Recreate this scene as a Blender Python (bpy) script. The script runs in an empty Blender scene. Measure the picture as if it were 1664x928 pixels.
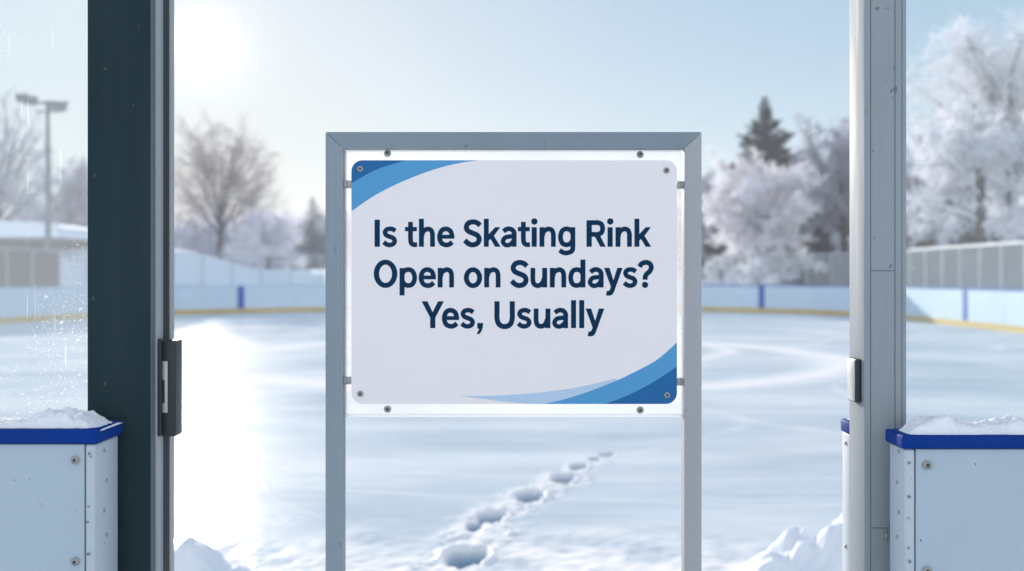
import bpy, bmesh, math, random
import numpy as np
from mathutils import Vector, Matrix

sc = bpy.context.scene
col = sc.collection
R = math.radians
F = 1618.0          # focal length in photo pixels (35 mm lens)
HY = 450.0          # horizon row
EYE = 1.4
# ------------------------------------------------------------------ camera
cd = bpy.data.cameras.new('camera'); cam = bpy.data.objects.new('camera', cd); col.objects.link(cam)
cam.location = (0, 0, EYE); cam.rotation_euler = (R(90), 0, 0)
cd.lens = 36 * F / 1664; cd.sensor_width = 36; cd.shift_y = -14 / 1664
cd.clip_start = 0.05; cd.clip_end = 3000
cd.dof.use_dof = True; cd.dof.focus_distance = 1.89; cd.dof.aperture_fstop = 2.8; cd.dof.aperture_blades = 0
sc.camera = cam
# ------------------------------------------------------------------ sky, sun
SUN = Vector((-502 / F, 1, 380 / F)).normalized()
SEL = math.asin(SUN.z); SAZ = math.atan2(SUN.x, SUN.y)
w = bpy.data.worlds.new('World'); sc.world = w; w.use_nodes = True
nt = w.node_tree; nt.nodes.clear()
N = nt.nodes.new; L = nt.links.new
out = N('ShaderNodeOutputWorld'); bg = N('ShaderNodeBackground'); sky = N('ShaderNodeTexSky')
sky.sky_type = 'NISHITA'; sky.sun_disc = False; sky.sun_elevation = SEL; sky.sun_rotation = SAZ
sky.air_density = 1.0; sky.dust_density = 0.3; sky.ozone_density = 2.0; sky.altitude = 0
bg.inputs['Strength'].default_value = 0.15
hsv = N('ShaderNodeHueSaturation'); hsv.inputs['Saturation'].default_value = 3.0; gam = N('ShaderNodeGamma'); gam.inputs[1].default_value = .2; L(sky.outputs[0], gam.inputs[0]); L(gam.outputs[0], hsv.inputs['Color']); tnt = N('ShaderNodeVectorMath'); tnt.operation = 'MULTIPLY'; tnt.inputs[1].default_value = (1.76, 2.00, 2.18); L(hsv.outputs[0], tnt.inputs[0]); L(tnt.outputs[0], bg.inputs['Color'])
# the glow of the low sun itself: a bright disc with its aureole, fixed to the sun's direction in the sky
tc = N('ShaderNodeTexCoord'); dot = N('ShaderNodeVectorMath'); dot.operation = 'DOT_PRODUCT'
dot.inputs[1].default_value = SUN; L(tc.outputs['Generated'], dot.inputs[0])
def lobe(power, amp):
    p = N('ShaderNodeMath'); p.operation = 'POWER'; p.use_clamp = True; L(dot.outputs['Value'], p.inputs[0]); p.inputs[1].default_value = power
    m = N('ShaderNodeMath'); m.operation = 'MULTIPLY'; L(p.outputs[0], m.inputs[0]); m.inputs[1].default_value = amp
    return m
a1, a2, a3 = lobe(7000, 2.5), lobe(700, .16), lobe(9, .05)
s1 = N('ShaderNodeMath'); s1.operation = 'ADD'; L(a1.outputs[0], s1.inputs[0]); L(a2.outputs[0], s1.inputs[1])
s2 = N('ShaderNodeMath'); s2.operation = 'ADD'; L(s1.outputs[0], s2.inputs[0]); L(a3.outputs[0], s2.inputs[1])
bg2 = N('ShaderNodeBackground'); bg2.inputs['Color'].default_value = (1, .88, .82, 1); L(s2.outputs[0], bg2.inputs['Strength'])
# added pale sky fill, brighter behind the viewer to light the shaded sign
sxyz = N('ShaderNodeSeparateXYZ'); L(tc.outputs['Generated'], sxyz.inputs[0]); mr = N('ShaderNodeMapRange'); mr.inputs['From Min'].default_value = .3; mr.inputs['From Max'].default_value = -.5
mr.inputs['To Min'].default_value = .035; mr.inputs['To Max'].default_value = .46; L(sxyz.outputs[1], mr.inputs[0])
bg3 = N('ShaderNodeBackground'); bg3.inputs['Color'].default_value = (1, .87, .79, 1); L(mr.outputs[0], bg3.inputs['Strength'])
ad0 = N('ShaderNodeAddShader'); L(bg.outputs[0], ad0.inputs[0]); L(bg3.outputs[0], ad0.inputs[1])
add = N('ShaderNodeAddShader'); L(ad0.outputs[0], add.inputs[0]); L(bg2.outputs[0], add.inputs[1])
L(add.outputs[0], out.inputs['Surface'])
sl = bpy.data.lights.new('sun', 'SUN'); so = bpy.data.objects.new('sun', sl); col.objects.link(so)
sl.energy = 5.0; sl.angle = R(0.6); sl.color = (1, .9, .8)
so.rotation_euler = (-SUN).to_track_quat('-Z', 'Y').to_euler(); so.location = (0, 0, 30)
sc.view_settings.view_transform = 'Standard'; sc.view_settings.look = 'None'; sc.view_settings.gamma = 1
sc.view_settings.exposure = 0.55
sc.render.engine = 'CYCLES'
sc.cycles.use_denoising = True
sc.cycles.max_bounces = 8; sc.cycles.transparent_max_bounces = 24; sc.cycles.volume_bounces = 1
sc.cycles.volume_step_rate = 1; sc.cycles.sample_clamp_indirect = 6; sc.cycles.caustics_reflective = False

# ------------------------------------------------------------------ helpers
def P(px, py, d):
    return Vector(((px - 832) / F * d, d, EYE - (py - HY) / F * d))
def tag(o, label=None, cat=None, group=None, kind=None):
    if label: o['label'] = label
    if cat: o['category'] = cat
    if group: o['group'] = group
    if kind: o['kind'] = kind
    return o
def mesh(name, verts, faces, mat, parent=None, smooth=False, uv=None):
    me = bpy.data.meshes.new(name)
    verts = np.asarray(verts, dtype=np.float32)
    if isinstance(faces, np.ndarray):
        k = faces.shape[1]; n = len(faces)
        me.vertices.add(len(verts)); me.vertices.foreach_set('co', verts.ravel())
        me.loops.add(n * k); me.loops.foreach_set('vertex_index', faces.ravel().astype(np.int32))
        me.polygons.add(n); me.polygons.foreach_set('loop_start', (np.arange(n) * k).astype(np.int32))
        me.update(calc_edges=True); me.validate()
    else:
        me.from_pydata([tuple(map(float, v)) for v in verts], [], faces)
    if smooth: me.shade_smooth()
    o = bpy.data.objects.new(name, me); col.objects.link(o)
    if mat: me.materials.append(mat)
    if parent: o.parent = parent; o.matrix_parent_inverse = Matrix.Translation(-parent.location) if False else Matrix()
    return o
def empty(name, loc=(0, 0, 0)):
    o = bpy.data.objects.new(name, None); col.objects.link(o); o.location = loc; o.empty_display_size = .2
    return o
class MB:
    """collects shapes and links them as one mesh; coordinates are world ones, shifted to the parent's origin"""
    def __init__(s): s.bm = bmesh.new()
    def box(s, x0, x1, y0, y1, z0, z1, bev=0, seg=2):
        b = bmesh.new(); bmesh.ops.create_cube(b, size=1)
        for v in b.verts: v.co = Vector(((x0 + x1) / 2 + v.co.x * (x1 - x0), (y0 + y1) / 2 + v.co.y * (y1 - y0), (z0 + z1) / 2 + v.co.z * (z1 - z0)))
        if bev: bmesh.ops.bevel(b, geom=b.edges[:], offset=bev, segments=seg, affect='EDGES', profile=.5)
        return s.join(b)
    def join(s, b, M=None):
        me = bpy.data.meshes.new('t'); b.to_mesh(me); b.free()
        if M: me.transform(M)
        s.bm.from_mesh(me); bpy.data.meshes.remove(me); return s
    def prism(s, pts, y0, y1):
        """polygon of (x,z) extruded along y"""
        b = bmesh.new(); f = [b.verts.new((x, y0, z)) for x, z in pts]; k = [b.verts.new((x, y1, z)) for x, z in pts]
        b.faces.new(f); b.faces.new(k[::-1]); n = len(pts)
        for i in range(n): b.faces.new((f[i], k[i], k[(i + 1) % n], f[(i + 1) % n]))
        bmesh.ops.recalc_face_normals(b, faces=b.faces[:]); return s.join(b)
    def extrude_z(s, pts, z0, z1):
        b = bmesh.new(); f = [b.verts.new((x, y, z0)) for x, y in pts]; k = [b.verts.new((x, y, z1)) for x, y in pts]
        b.faces.new(f); b.faces.new(k[::-1]); n = len(pts)
        for i in range(n): b.faces.new((f[i], k[i], k[(i + 1) % n], f[(i + 1) % n]))
        bmesh.ops.recalc_face_normals(b, faces=b.faces[:]); return s.join(b)
    def disc(s, c, r, th, axis='Y', seg=24, bev=0):
        b = bmesh.new(); bmesh.ops.create_cone(b, cap_ends=True, segments=seg, radius1=r, radius2=r, depth=th)
        if bev: bmesh.ops.bevel(b, geom=[e for e in b.edges if len(e.link_faces) == 2 and any(len(f.verts) > 4 for f in e.link_faces)], offset=bev, segments=2, affect='EDGES')
        M = Matrix.Translation(c)
        if axis == 'Y': M = M @ Matrix.Rotation(R(90), 4, 'X')
        if axis == 'X': M = M @ Matrix.Rotation(R(90), 4, 'Y')
        return s.join(b, M)
    def tube(s, a, b_, r, r2=None, seg=10):
        a = Vector(a); b_ = Vector(b_); d = b_ - a; b = bmesh.new()
        bmesh.ops.create_cone(b, cap_ends=True, segments=seg, radius1=r, radius2=r if r2 is None else r2, depth=d.length)
        return s.join(b, Matrix.Translation((a + b_) / 2) @ d.to_track_quat('Z', 'Y').to_matrix().to_4x4())
    def build(s, name, mat, parent=None, smooth=False):
        me = bpy.data.meshes.new(name); s.bm.to_mesh(me); s.bm.free(); me.materials.append(mat)
        if smooth: me.shade_auto_smooth(angle=R(35)) if hasattr(me, 'shade_auto_smooth') else me.shade_smooth()
        o = bpy.data.objects.new(name, me); col.objects.link(o)
        if parent:
            o.parent = parent
            root = parent
            off = Vector()
            while root: off += root.location; root = root.parent
            me.transform(Matrix.Translation(-off))
        return o
rng = np.random.default_rng(7)
def vnoise(x, y, seed=0, oct=4, gain=.5):
    x = np.asarray(x, float); y = np.asarray(y, float); r = np.zeros(np.broadcast(x, y).shape); a = 1; t = 0
    g = np.random.default_rng(seed).random((256, 256))
    for o in range(oct):
        xi = np.floor(x).astype(int); yi = np.floor(y).astype(int); fx = x - xi; fy = y - yi
        fx = fx * fx * (3 - 2 * fx); fy = fy * fy * (3 - 2 * fy)
        G = lambda i, j: g[(i + 17 * o) % 256, (j + 31 * o) % 256]
        v = (G(xi, yi) * (1 - fx) + G(xi + 1, yi) * fx) * (1 - fy) + (G(xi, yi + 1) * (1 - fx) + G(xi + 1, yi + 1) * fx) * fy
        r = r + a * v; t += a; a *= gain; x = x * 2.03 + 5.1; y = y * 2.03 + 9.7
    return r / t
def sst(a, b, x):
    t = np.clip((x - a) / (b - a), 0, 1); return t * t * (3 - 2 * t)

# ------------------------------------------------------------------ materials
class NM:
    def __init__(s, name):
        s.m = bpy.data.materials.new(name); s.m.use_nodes = True; s.t = s.m.node_tree; s.t.nodes.clear()
        s.o = s.n('ShaderNodeOutputMaterial')
    def n(s, t, **k):
        x = s.t.nodes.new(t)
        for a, v in k.items():
            if hasattr(x, a): setattr(x, a, v)
        return x
    def l(s, a, b): s.t.links.new(a, b)
    def noise(s, scale, detail=3, vec=None, rough=.5):
        n = s.n('ShaderNodeTexNoise'); n.inputs['Scale'].default_value = scale; n.inputs['Detail'].default_value = detail; n.inputs['Roughness'].default_value = rough
        if vec is not None: s.l(vec, n.inputs['Vector'])
        return n.outputs[0]
    def ramp(s, f, stops):
        n = s.n('ShaderNodeValToRGB'); e = n.color_ramp.elements
        for i, (p, c) in enumerate(stops):
            x = e[i] if i < 2 else e.new(p)
            x.position = p; x.color = (c, c, c, 1) if isinstance(c, (int, float)) else (*c, 1)
        s.l(f, n.inputs[0]); return n.outputs[0]
    def mixc(s, f, a, b, mode='MIX'):
        n = s.n('ShaderNodeMix', data_type='RGBA', blend_type=mode)
        for i, v in ((0, f), (6, a), (7, b)):
            if hasattr(v, 'is_linked'): s.l(v, n.inputs[i])
            else: n.inputs[i].default_value = v if i == 0 else (*v, 1)
        return n.outputs[2]
    def math(s, op, a, b=0.0, clamp=False):
        n = s.n('ShaderNodeMath', operation=op, use_clamp=clamp)
        for i, v in ((0, a), (1, b)):
            if hasattr(v, 'is_linked'): s.l(v, n.inputs[i])
            else: n.inputs[i].default_value = v
        return n.outputs[0]
    def obj(s, scale=(1, 1, 1)):
        t = s.n('ShaderNodeTexCoord'); m = s.n('ShaderNodeMapping'); m.inputs['Scale'].default_value = scale
        s.l(t.outputs['Object'], m.inputs[0]); return m.outputs[0]
    def pos(s, scale=(1, 1, 1), rot=(0, 0, 0)):
        g = s.n('ShaderNodeNewGeometry'); m = s.n('ShaderNodeMapping'); m.inputs['Scale'].default_value = scale; m.inputs['Rotation'].default_value = rot
        s.l(g.outputs['Position'], m.inputs[0]); return m.outputs[0]
    def bump(s, h, strength=.3, dist=.01):
        b = s.n('ShaderNodeBump'); b.inputs['Strength'].default_value = strength; b.inputs['Distance'].default_value = dist
        s.l(h, b.inputs['Height']); return b.outputs[0]
    def pbr(s, color, rough=.5, metal=0, normal=None, spec=None, out=True, sss=0):
        p = s.n('ShaderNodeBsdfPrincipled')
        for k, v in (('Base Color', color), ('Roughness', rough), ('Metallic', metal)):
            if hasattr(v, 'is_linked'): s.l(v, p.inputs[k])
            else: p.inputs[k].default_value = (*v, 1) if k == 'Base Color' else v
        if normal is not None: s.l(normal, p.inputs['Normal'])
        if spec is not None: p.inputs['Specular IOR Level'].default_value = spec
        if sss:
            p.inputs['Subsurface Weight'].default_value = sss; p.inputs['Subsurface Radius'].default_value = (.3, .5, .9); p.inputs['Subsurface Scale'].default_value = .03
        if out: s.l(p.outputs[0], s.o.inputs[0])
        return p.outputs[0]

def m_paint(name, c, rough=.4, spec=.3, speck=.0, speckc=(.08, .08, .09), metal=0, mott=.06, grain=None, dirt=None):
    m = NM(name); v = m.pos()
    base = m.mixc(m.ramp(m.noise(3, 4, v), [(.3, 0), (.7, 1)]), tuple(x * (1 - mott) for x in c), tuple(min(1, x * (1 + mott)) for x in c))
    if grain:
        base = m.mixc(m.ramp(m.noise(1, 5, m.pos(grain), .6), [(.4, 0), (.62, .10)]), base, tuple(x * .55 for x in c))
    if dirt:
        base = m.mixc(m.ramp(m.noise(5, 6, m.pos((1, 1, .35)), .65), [(.5, 0), (.75, .35)]), base, dirt)
    if speck:
        sp = m.math('MULTIPLY', m.ramp(m.noise(62, 2, m.pos((1, 1, .6))), [(.715, 0), (.735, 1)]), m.ramp(m.noise(9, 2, v), [(.42, 0), (.6, 1)]))
        sp = m.math('MULTIPLY', sp, speck)
        base = m.mixc(sp, base, speckc)
    rr = m.ramp(m.noise(14, 4, m.pos((1, 1, .12))), [(.3, rough * .8), (.7, min(1, rough * 1.25))])
    m.pbr(base, rr, metal, m.bump(m.noise(220, 2, v), .06, .001), spec=spec)
    return m.m
M = {}
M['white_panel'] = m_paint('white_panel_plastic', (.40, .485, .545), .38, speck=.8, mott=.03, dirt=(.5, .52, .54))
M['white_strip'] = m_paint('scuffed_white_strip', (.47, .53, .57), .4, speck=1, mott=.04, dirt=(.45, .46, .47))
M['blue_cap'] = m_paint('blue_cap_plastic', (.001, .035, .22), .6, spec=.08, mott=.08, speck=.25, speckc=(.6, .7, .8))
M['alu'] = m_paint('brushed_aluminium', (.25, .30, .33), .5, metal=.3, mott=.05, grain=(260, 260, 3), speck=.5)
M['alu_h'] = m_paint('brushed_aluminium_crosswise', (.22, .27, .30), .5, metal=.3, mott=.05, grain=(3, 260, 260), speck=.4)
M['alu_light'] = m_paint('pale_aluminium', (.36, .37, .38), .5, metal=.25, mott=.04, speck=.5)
M['dark_post'] = m_paint('dark_slate_paint', (.008, .026, .033), .75, mott=.07, speck=.3, speckc=(.3, .3, .3))
M['slate_edge'] = m_paint('slate_edge_paint', (.09, .125, .15), .5)
M['rubber'] = m_paint('black_rubber', (.016, .018, .018), .6)
M['post_grey'] = m_paint('grey_post_paint', (.28, .315, .335), .72, spec=.1, mott=.04, speck=.6, grain=(200, 200, 4))
M['post_groove'] = m_paint('post_groove_shadow_gap', (.10, .11, .12), .6)
M['latch_dark'] = m_paint('latch_gunmetal', (.035, .042, .042), .38, metal=.3)
M['latch_plate'] = m_paint('latch_steel_plate', (.48, .49, .49), .4, metal=.4)
M['steel'] = m_paint('bolt_steel', (.36, .36, .34), .45, metal=.2)
M['steel_dark'] = m_paint('bolt_recess', (.06, .06, .06), .5, metal=.5)
M['clip'] = m_paint('clip_metal', (.33, .34, .33), .4, metal=.5)
M['plate'] = m_paint('sign_plate_white', (.815, .77, .76), .5, spec=.15, mott=.012)
M['navy'] = m_paint('sign_navy_ink', (.002, .030, .075), .45, spec=.06, mott=.03)
M['band_deep'] = m_paint('sign_deep_blue_ink', (.024, .135, .33), .4, spec=.06, mott=.03)
M['band_mid'] = m_paint('sign_sky_blue_ink', (.095, .32, .56), .4, spec=.06, mott=.03)
M['band_pale'] = m_paint('sign_pale_blue_ink', (.46, .59, .73), .4, spec=.06, mott=.02)
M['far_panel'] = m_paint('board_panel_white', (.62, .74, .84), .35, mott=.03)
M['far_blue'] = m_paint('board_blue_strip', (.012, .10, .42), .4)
M['kick'] = m_paint('kick_plate_yellow', (.62, .42, .10), .45, mott=.1)
M['fence_metal'] = m_paint('barrier_post_metal', (.50, .53, .56), .4, metal=.2)
M['mast'] = m_paint('mast_galvanised', (.16, .18, .19), .55, metal=.3)
M['wall_dark'] = m_paint('pavilion_wall_timber', (.10, .10, .105), .7, grain=(20, 20, 2))
M['bark'] = m_paint('bark', (.055, .045, .042), .9, mott=.3)
M['bark_far'] = m_paint('bark_brown_grey', (.10, .08, .075), .9, mott=.3)

def m_snow(name, c=(.86, .88, .92), bs=30, bstr=.6, dist=.012):
    m = NM(name); v = m.pos()
    h = m.math('ADD', m.math('MULTIPLY', m.noise(bs, 5, v, .6), 1.0), m.math('MULTIPLY', m.noise(bs * 8, 2, v), .35))
    m.pbr(c, .75, 0, m.bump(h, bstr, dist), spec=.35, sss=.25); return m.m
M['snow'] = m_snow('fresh_snow', bs=60, dist=.006)
M['snow_far'] = m_snow('snow_field', (.84, .87, .92), 2, .5, .08)

def m_leaf(name, c1, c2, trans=.35, scale=.6):
    m = NM(name); base = m.mixc(m.ramp(m.noise(scale, 3, m.pos()), [(.35, 0), (.65, 1)]), c1, c2)
    d = m.n('ShaderNodeBsdfDiffuse'); t = m.n('ShaderNodeBsdfTranslucent'); x = m.n('ShaderNodeMixShader'); x.inputs[0].default_value = trans
    m.l(base, d.inputs[0]); m.l(base, t.inputs[0]); m.l(d.outputs[0], x.inputs[1]); m.l(t.outputs[0], x.inputs[2]); m.l(x.outputs[0], m.o.inputs[0]); return m.m
M['frost'] = m_leaf('frosted_twigs', (.84, .84, .865), (.95, .94, .96), .5)
M['frost_dim'] = m_leaf('thinly_frosted_twigs', (.55, .56, .62), (.74, .74, .80), .5)
M['bare_twigs'] = m_leaf('bare_brown_twigs', (.42, .37, .37), (.62, .56, .56), .45)
M['needles'] = m_leaf('spruce_needles', (.012, .032, .036), (.03, .060, .066), .1, 1.2)
M['needles_frost'] = m_leaf('spruce_needles_rimed', (.05, .085, .10), (.11, .15, .175), .1, 1.2)

M['needles_hazed'] = m_leaf('haze_paled_needles', (.24, .30, .33), (.38, .44, .47), .2, 1.2)  # needles lightened: distance haze put into the colour

def m_ice():
    m = NM('rink_ice_surface'); v = m.pos()
    at = m.n('ShaderNodeAttribute', attribute_name='snow'); snow = at.outputs['Fac']
    sep = m.n('ShaderNodeSeparateXYZ'); m.l(m.pos(), sep.inputs[0]); X, Y = sep.outputs[0], sep.outputs[1]
    # broad drag marks lie across the view, warped by a slow noise
    warp = m.math('MULTIPLY', m.math('SUBTRACT', m.noise(.15, 2, v), .5), 3.0)
    cb = m.n('ShaderNodeCombineXYZ'); m.l(m.math('MULTIPLY', X, .12), cb.inputs[0]); m.l(m.math('MULTIPLY', m.math('ADD', Y, warp), .9), cb.inputs[1])
    streak = m.ramp(m.noise(1, 5, cb.outputs[0], .6), [(.45, .02), (.78, .38)])
    cb2 = m.n('ShaderNodeCombineXYZ'); m.l(m.math('MULTIPLY', X, .5), cb2.inputs[0]); m.l(m.math('MULTIPLY', m.math('ADD', Y, m.math('MULTIPLY', warp, .5)), 5.0), cb2.inputs[1])
    fine = m.ramp(m.noise(1, 4, cb2.outputs[0], .6), [(.55, 0), (.75, .45)])
    dust = m.math('MAXIMUM', streak, fine)
    # skate turns: rings of scraped snow
    for (cx, cy, rx, ry, wd, am) in [(.2, 17.5, 5.3, 5.2, .15, 1.25), (.9, 19.5, 3.2, 3.6, .13, 1.1), (-1, 15, 9.0, 7.5, .07, .45), (2.6, 8.3, 6.0, 2.2, .018, .6), (3, 27, 8, 6, .06, .45), (-4, 10, 6.2, 3.4, .03, .4), (1.5, 11.5, 7.8, 4.6, .025, .5), (5.5, 14, 4.2, 6.5, .02, .7), (-6, 20, 7, 5, .03, .6), (7.5, 22, 4.5, 7, .025, .6), (3.5, 20.5, 6.4, 3.1, .03, .7), (-2, 25, 10, 7.5, .03, .6), (9, 12, 5, 3.2, .02, .55), (2.2, 7.2, 3.9, 2.6, .008, .6), (.5, 9.5, 4.4, 1.7, .010, .5)]:
        dx = m.math('DIVIDE', m.math('SUBTRACT', X, cx), rx); dy = m.math('DIVIDE', m.math('SUBTRACT', Y, cy), ry)
        r = m.math('SQRT', m.math('ADD', m.math('MULTIPLY', dx, dx), m.math('MULTIPLY', dy, dy)))
        r = m.math('ADD', r, m.math('MULTIPLY', m.math('SUBTRACT', m.noise(.5, 3, v), .5), .14))
        k = m.math('SUBTRACT', 1.0, m.math('DIVIDE', m.math('ABSOLUTE', m.math('SUBTRACT', r, 1.0)), wd), clamp=True)
        k = m.math('MULTIPLY', m.math('MULTIPLY', k, am), m.ramp(m.noise(3, 5, v, .7), [(.3, .65), (.7, 1)]))
        dust = m.math('MAXIMUM', dust, k)
    # fine blade scratches at two angles
    for ang, sc_ in ((.35, 1), (-.6, 1), (1.2, 1), (-.15, 1)):
        s_ = m.ramp(m.noise(1, 2, m.pos((.35, 26, 1), (0, 0, ang))), [(.64, 0), (.70, .55)])
        dust = m.math('MAXIMUM', dust, s_)
    grit = m.math('MULTIPLY', m.ramp(m.noise(70, 2, v), [(.66, 0), (.72, .5)]), m.ramp(m.noise(1.1, 3, v), [(.45, 0), (.7, 1)]))
    dust = m.math('MAXIMUM', dust, grit)
    allm = m.math('MAXIMUM', dust, snow, clamp=True)
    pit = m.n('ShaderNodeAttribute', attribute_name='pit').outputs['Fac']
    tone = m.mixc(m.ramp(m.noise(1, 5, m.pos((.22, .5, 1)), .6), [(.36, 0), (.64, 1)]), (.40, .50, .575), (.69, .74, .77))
    c = m.mixc(m.math('MULTIPLY', pit, .85), m.mixc(allm, tone, (.91, .88, .865)), (.11, .25, .39))  # footprint pits: their shade painted in as a darker blue
    rough = m.math('ADD', m.math('MULTIPLY', allm, .12), m.ramp(m.noise(1.4, 4, v), [(.3, .40), (.7, .50)]))
    h = m.math('ADD', m.math('MULTIPLY', allm, .6), m.math('MULTIPLY', m.noise(9, 4, m.pos((.5, 1, 1))), .2))
    h = m.math('ADD', h, m.math('MULTIPLY', m.math('MULTIPLY', m.noise(70, 3, v), snow), 1.0))
    nb = m.bump(h, .25, .006); d = m.n('ShaderNodeBsdfDiffuse'); gl = m.n('ShaderNodeBsdfGlossy'); x = m.n('ShaderNodeMixShader')
    m.l(c, d.inputs['Color']); m.l(nb, d.inputs['Normal']); m.l(rough, gl.inputs['Roughness']); m.l(nb, gl.inputs['Normal'])
    m.l(m.math('SUBTRACT', .017, m.math('MULTIPLY', allm, .009)), x.inputs[0]); m.l(d.outputs[0], x.inputs[1]); m.l(gl.outputs[0], x.inputs[2])
    g2 = m.n('ShaderNodeBsdfGlossy'); g2.inputs['Roughness'].default_value = .13; y = m.n('ShaderNodeMixShader'); m.l(nb, g2.inputs['Normal'])
    m.l(m.math('MULTIPLY', m.math('MULTIPLY', m.math('SUBTRACT', 1.0, allm, True), m.ramp(m.noise(1, 5, m.pos((.8, 1.6, 1)), .7), [(.36, .05), (.64, 1)])), .085), y.inputs[0]); m.l(x.outputs[0], y.inputs[1]); m.l(g2.outputs[0], y.inputs[2]); m.l(y.outputs[0], m.o.inputs[0]); return m.m
M['ice'] = m_ice()

def m_glass(name, haze, frost=0.0, tint=(.93, .96, .97), vertical=False, scale=26, lim=(.60, .68)):
    """thin pane: mostly see-through, a weak reflection, dust that lights up against the sun, frost specks"""
    m = NM(name); tr = m.n('ShaderNodeBsdfTransparent'); tr.inputs[0].default_value = (*tint, 1)
    gl = m.n('ShaderNodeBsdfGlossy'); gl.inputs['Roughness'].default_value = .03
    fr = m.n('ShaderNodeFresnel'); fr.inputs[0].default_value = 1.35
    x = m.n('ShaderNodeMixShader'); m.l(fr.outputs[0], x.inputs[0]); m.l(tr.outputs[0], x.inputs[1]); m.l(gl.outputs[0], x.inputs[2])
    d = m.n('ShaderNodeBsdfDiffuse'); t = m.n('ShaderNodeBsdfTranslucent'); y = m.n('ShaderNodeMixShader'); y.inputs[0].default_value = .5
    for q in (d, t): q.inputs[0].default_value = (.93, .94, .96, 1)
    m.l(d.outputs[0], y.inputs[1]); m.l(t.outputs[0], y.inputs[2])
    v = m.pos(); f = haze
    if frost:
        patch = m.ramp(m.noise(4.2, 3, v), [(.47, 0), (.62, 1)])
        sp = m.ramp(m.noise(scale * 5, 3, v, .7), [(lim[0], 0), (lim[1], 1)])
        run = m.ramp(m.noise(1, 3, m.pos((150, 150, 5))), [(.66, 0), (.72, 1)])
        run = m.math('MULTIPLY', run, m.ramp(m.noise(6, 2, v), [(.45, 0), (.65, .8)]))
        vor = m.n('ShaderNodeTexVoronoi'); vor.inputs['Scale'].default_value = 24; m.l(v, vor.inputs['Vector'])
        blot = m.ramp(m.math('ADD', vor.outputs['Distance'], m.math('MULTIPLY', m.noise(60, 3, v), .35)), [(.20, 1), (.27, 0)])
        blot = m.math('MULTIPLY', blot, m.ramp(m.noise(3.3, 2, v), [(.5, 0), (.6, 1)]))
        f = m.math('MAXIMUM', m.math('MULTIPLY', m.math('MAXIMUM', sp, blot), patch), run)
        f = m.math('ADD', m.math('MULTIPLY', f, frost), m.math('MULTIPLY', m.ramp(m.noise(2, 3, v), [(.3, .5), (.7, 1.5)]), haze), clamp=True)
    z = m.n('ShaderNodeMixShader')
    if hasattr(f, 'is_linked'): m.l(f, z.inputs[0])
    else: z.inputs[0].default_value = f
    m.l(x.outputs[0], z.inputs[1]); m.l(y.outputs[0], z.inputs[2]); m.l(z.outputs[0], m.o.inputs[0]); return m.m
M['pane_left'] = m_glass('frost_speckled_glass', .07, .9)
M['pane_right'] = m_glass('clear_glass', .025, .12)
M['acrylic'] = m_glass('frosted_acrylic', .36, .5, tint=(.95, .96, .97))
M['acrylic_edge'] = m_glass('polished_acrylic_edge', .8, 0)
M['barrier_pane_dusty'] = m_glass('dusty_barrier_glass', .13, 0, tint=(.92, .97, .98))
M['barrier_pane'] = m_glass('hazy_barrier_glass', .035, 0, tint=(.88, .92, .94))

# ------------------------------------------------------------------ rink outline
CX0, CY0, R0 = -2.4, 28.5, 13.0      # far left corner
CX1, CY1, R1 = 3.7, 32.5, 9.0        # far right corner
def outline(off=0.0, y0=16.0):
    pts = [Vector((-15.4 - off, y0, 0))]
    for i in range(0, 33):
        a = math.pi - i / 32 * math.pi / 2
        pts.append(Vector((CX0 + (R0 + off) * math.cos(a), CY0 + (R0 + off) * math.sin(a), 0)))
    for i in range(0, 33):
        a = math.pi / 2 - i / 32 * math.pi / 2
        pts.append(Vector((CX1 + (R1 + off) * math.cos(a), CY1 + (R1 + off) * math.sin(a), 0)))
    pts.append(Vector((12.7 + off, y0, 0)))
    return pts
OUT = outline()
def walk(pts, step):
    res = [pts[0].copy()]; acc = 0
    for a, b in zip(pts, pts[1:]):
        d = (b - a).length; t = 0
        while acc + (d - t) >= step:
            t += step - acc; res.append(a + (b - a) * (t / d)); acc = 0
        acc += d - t
    return res
def inside_rink(x, y, off=0.0):
    x = np.asarray(x); y = np.asarray(y)
    ok = (x > -15.4 - off) & (x < 12.7 + off) & (y < 41.5 + off)
    a = (x < CX0) & (y > CY0); ok &= ~(a & ((x - CX0) ** 2 + (y - CY0) ** 2 > (R0 + off) ** 2))
    b = (x > CX1) & (y > CY1); ok &= ~(b & ((x - CX1) ** 2 + (y - CY1) ** 2 > (R1 + off) ** 2))
    return ok
HILLS = [(-25, 86, 12, 9, 1.3), (-20, 60, 7, 5, 2.2), (-11, 64, 4, 4, 1.0), (-27, 54, 7, 6, 2.3), (19, 58, 8, 6, 1.9), (33, 50, 9, 9, 1.3), (2, 72, 16, 8, 1.2), (-45, 60, 14, 12, 2.5), (9, 60, 4, 4, .5)]
def terrain(x, y):
    x = np.asarray(x, float); y = np.asarray(y, float)
    h = np.zeros(np.broadcast(x, y).shape)
    for cx, cy, sx, sy, a in HILLS: h = h + a * np.exp(-((x - cx) / sx) ** 2 - ((y - cy) / sy) ** 2)
    far = sst(44, 60, y) + sst(15, 30, np.abs(x)); h = h * np.clip(far, 0, 1) + .35 * np.clip(far, 0, 1)
    h = h + (vnoise(x * .25, y * .25, 3) - .5) * .5 * np.clip(far, 0, 1) + (vnoise(x * 1.5, y * 1.5, 5) - .5) * .05
    h = h + 1.5 * sst(70, 140, np.hypot(x, y))
    return h
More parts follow.
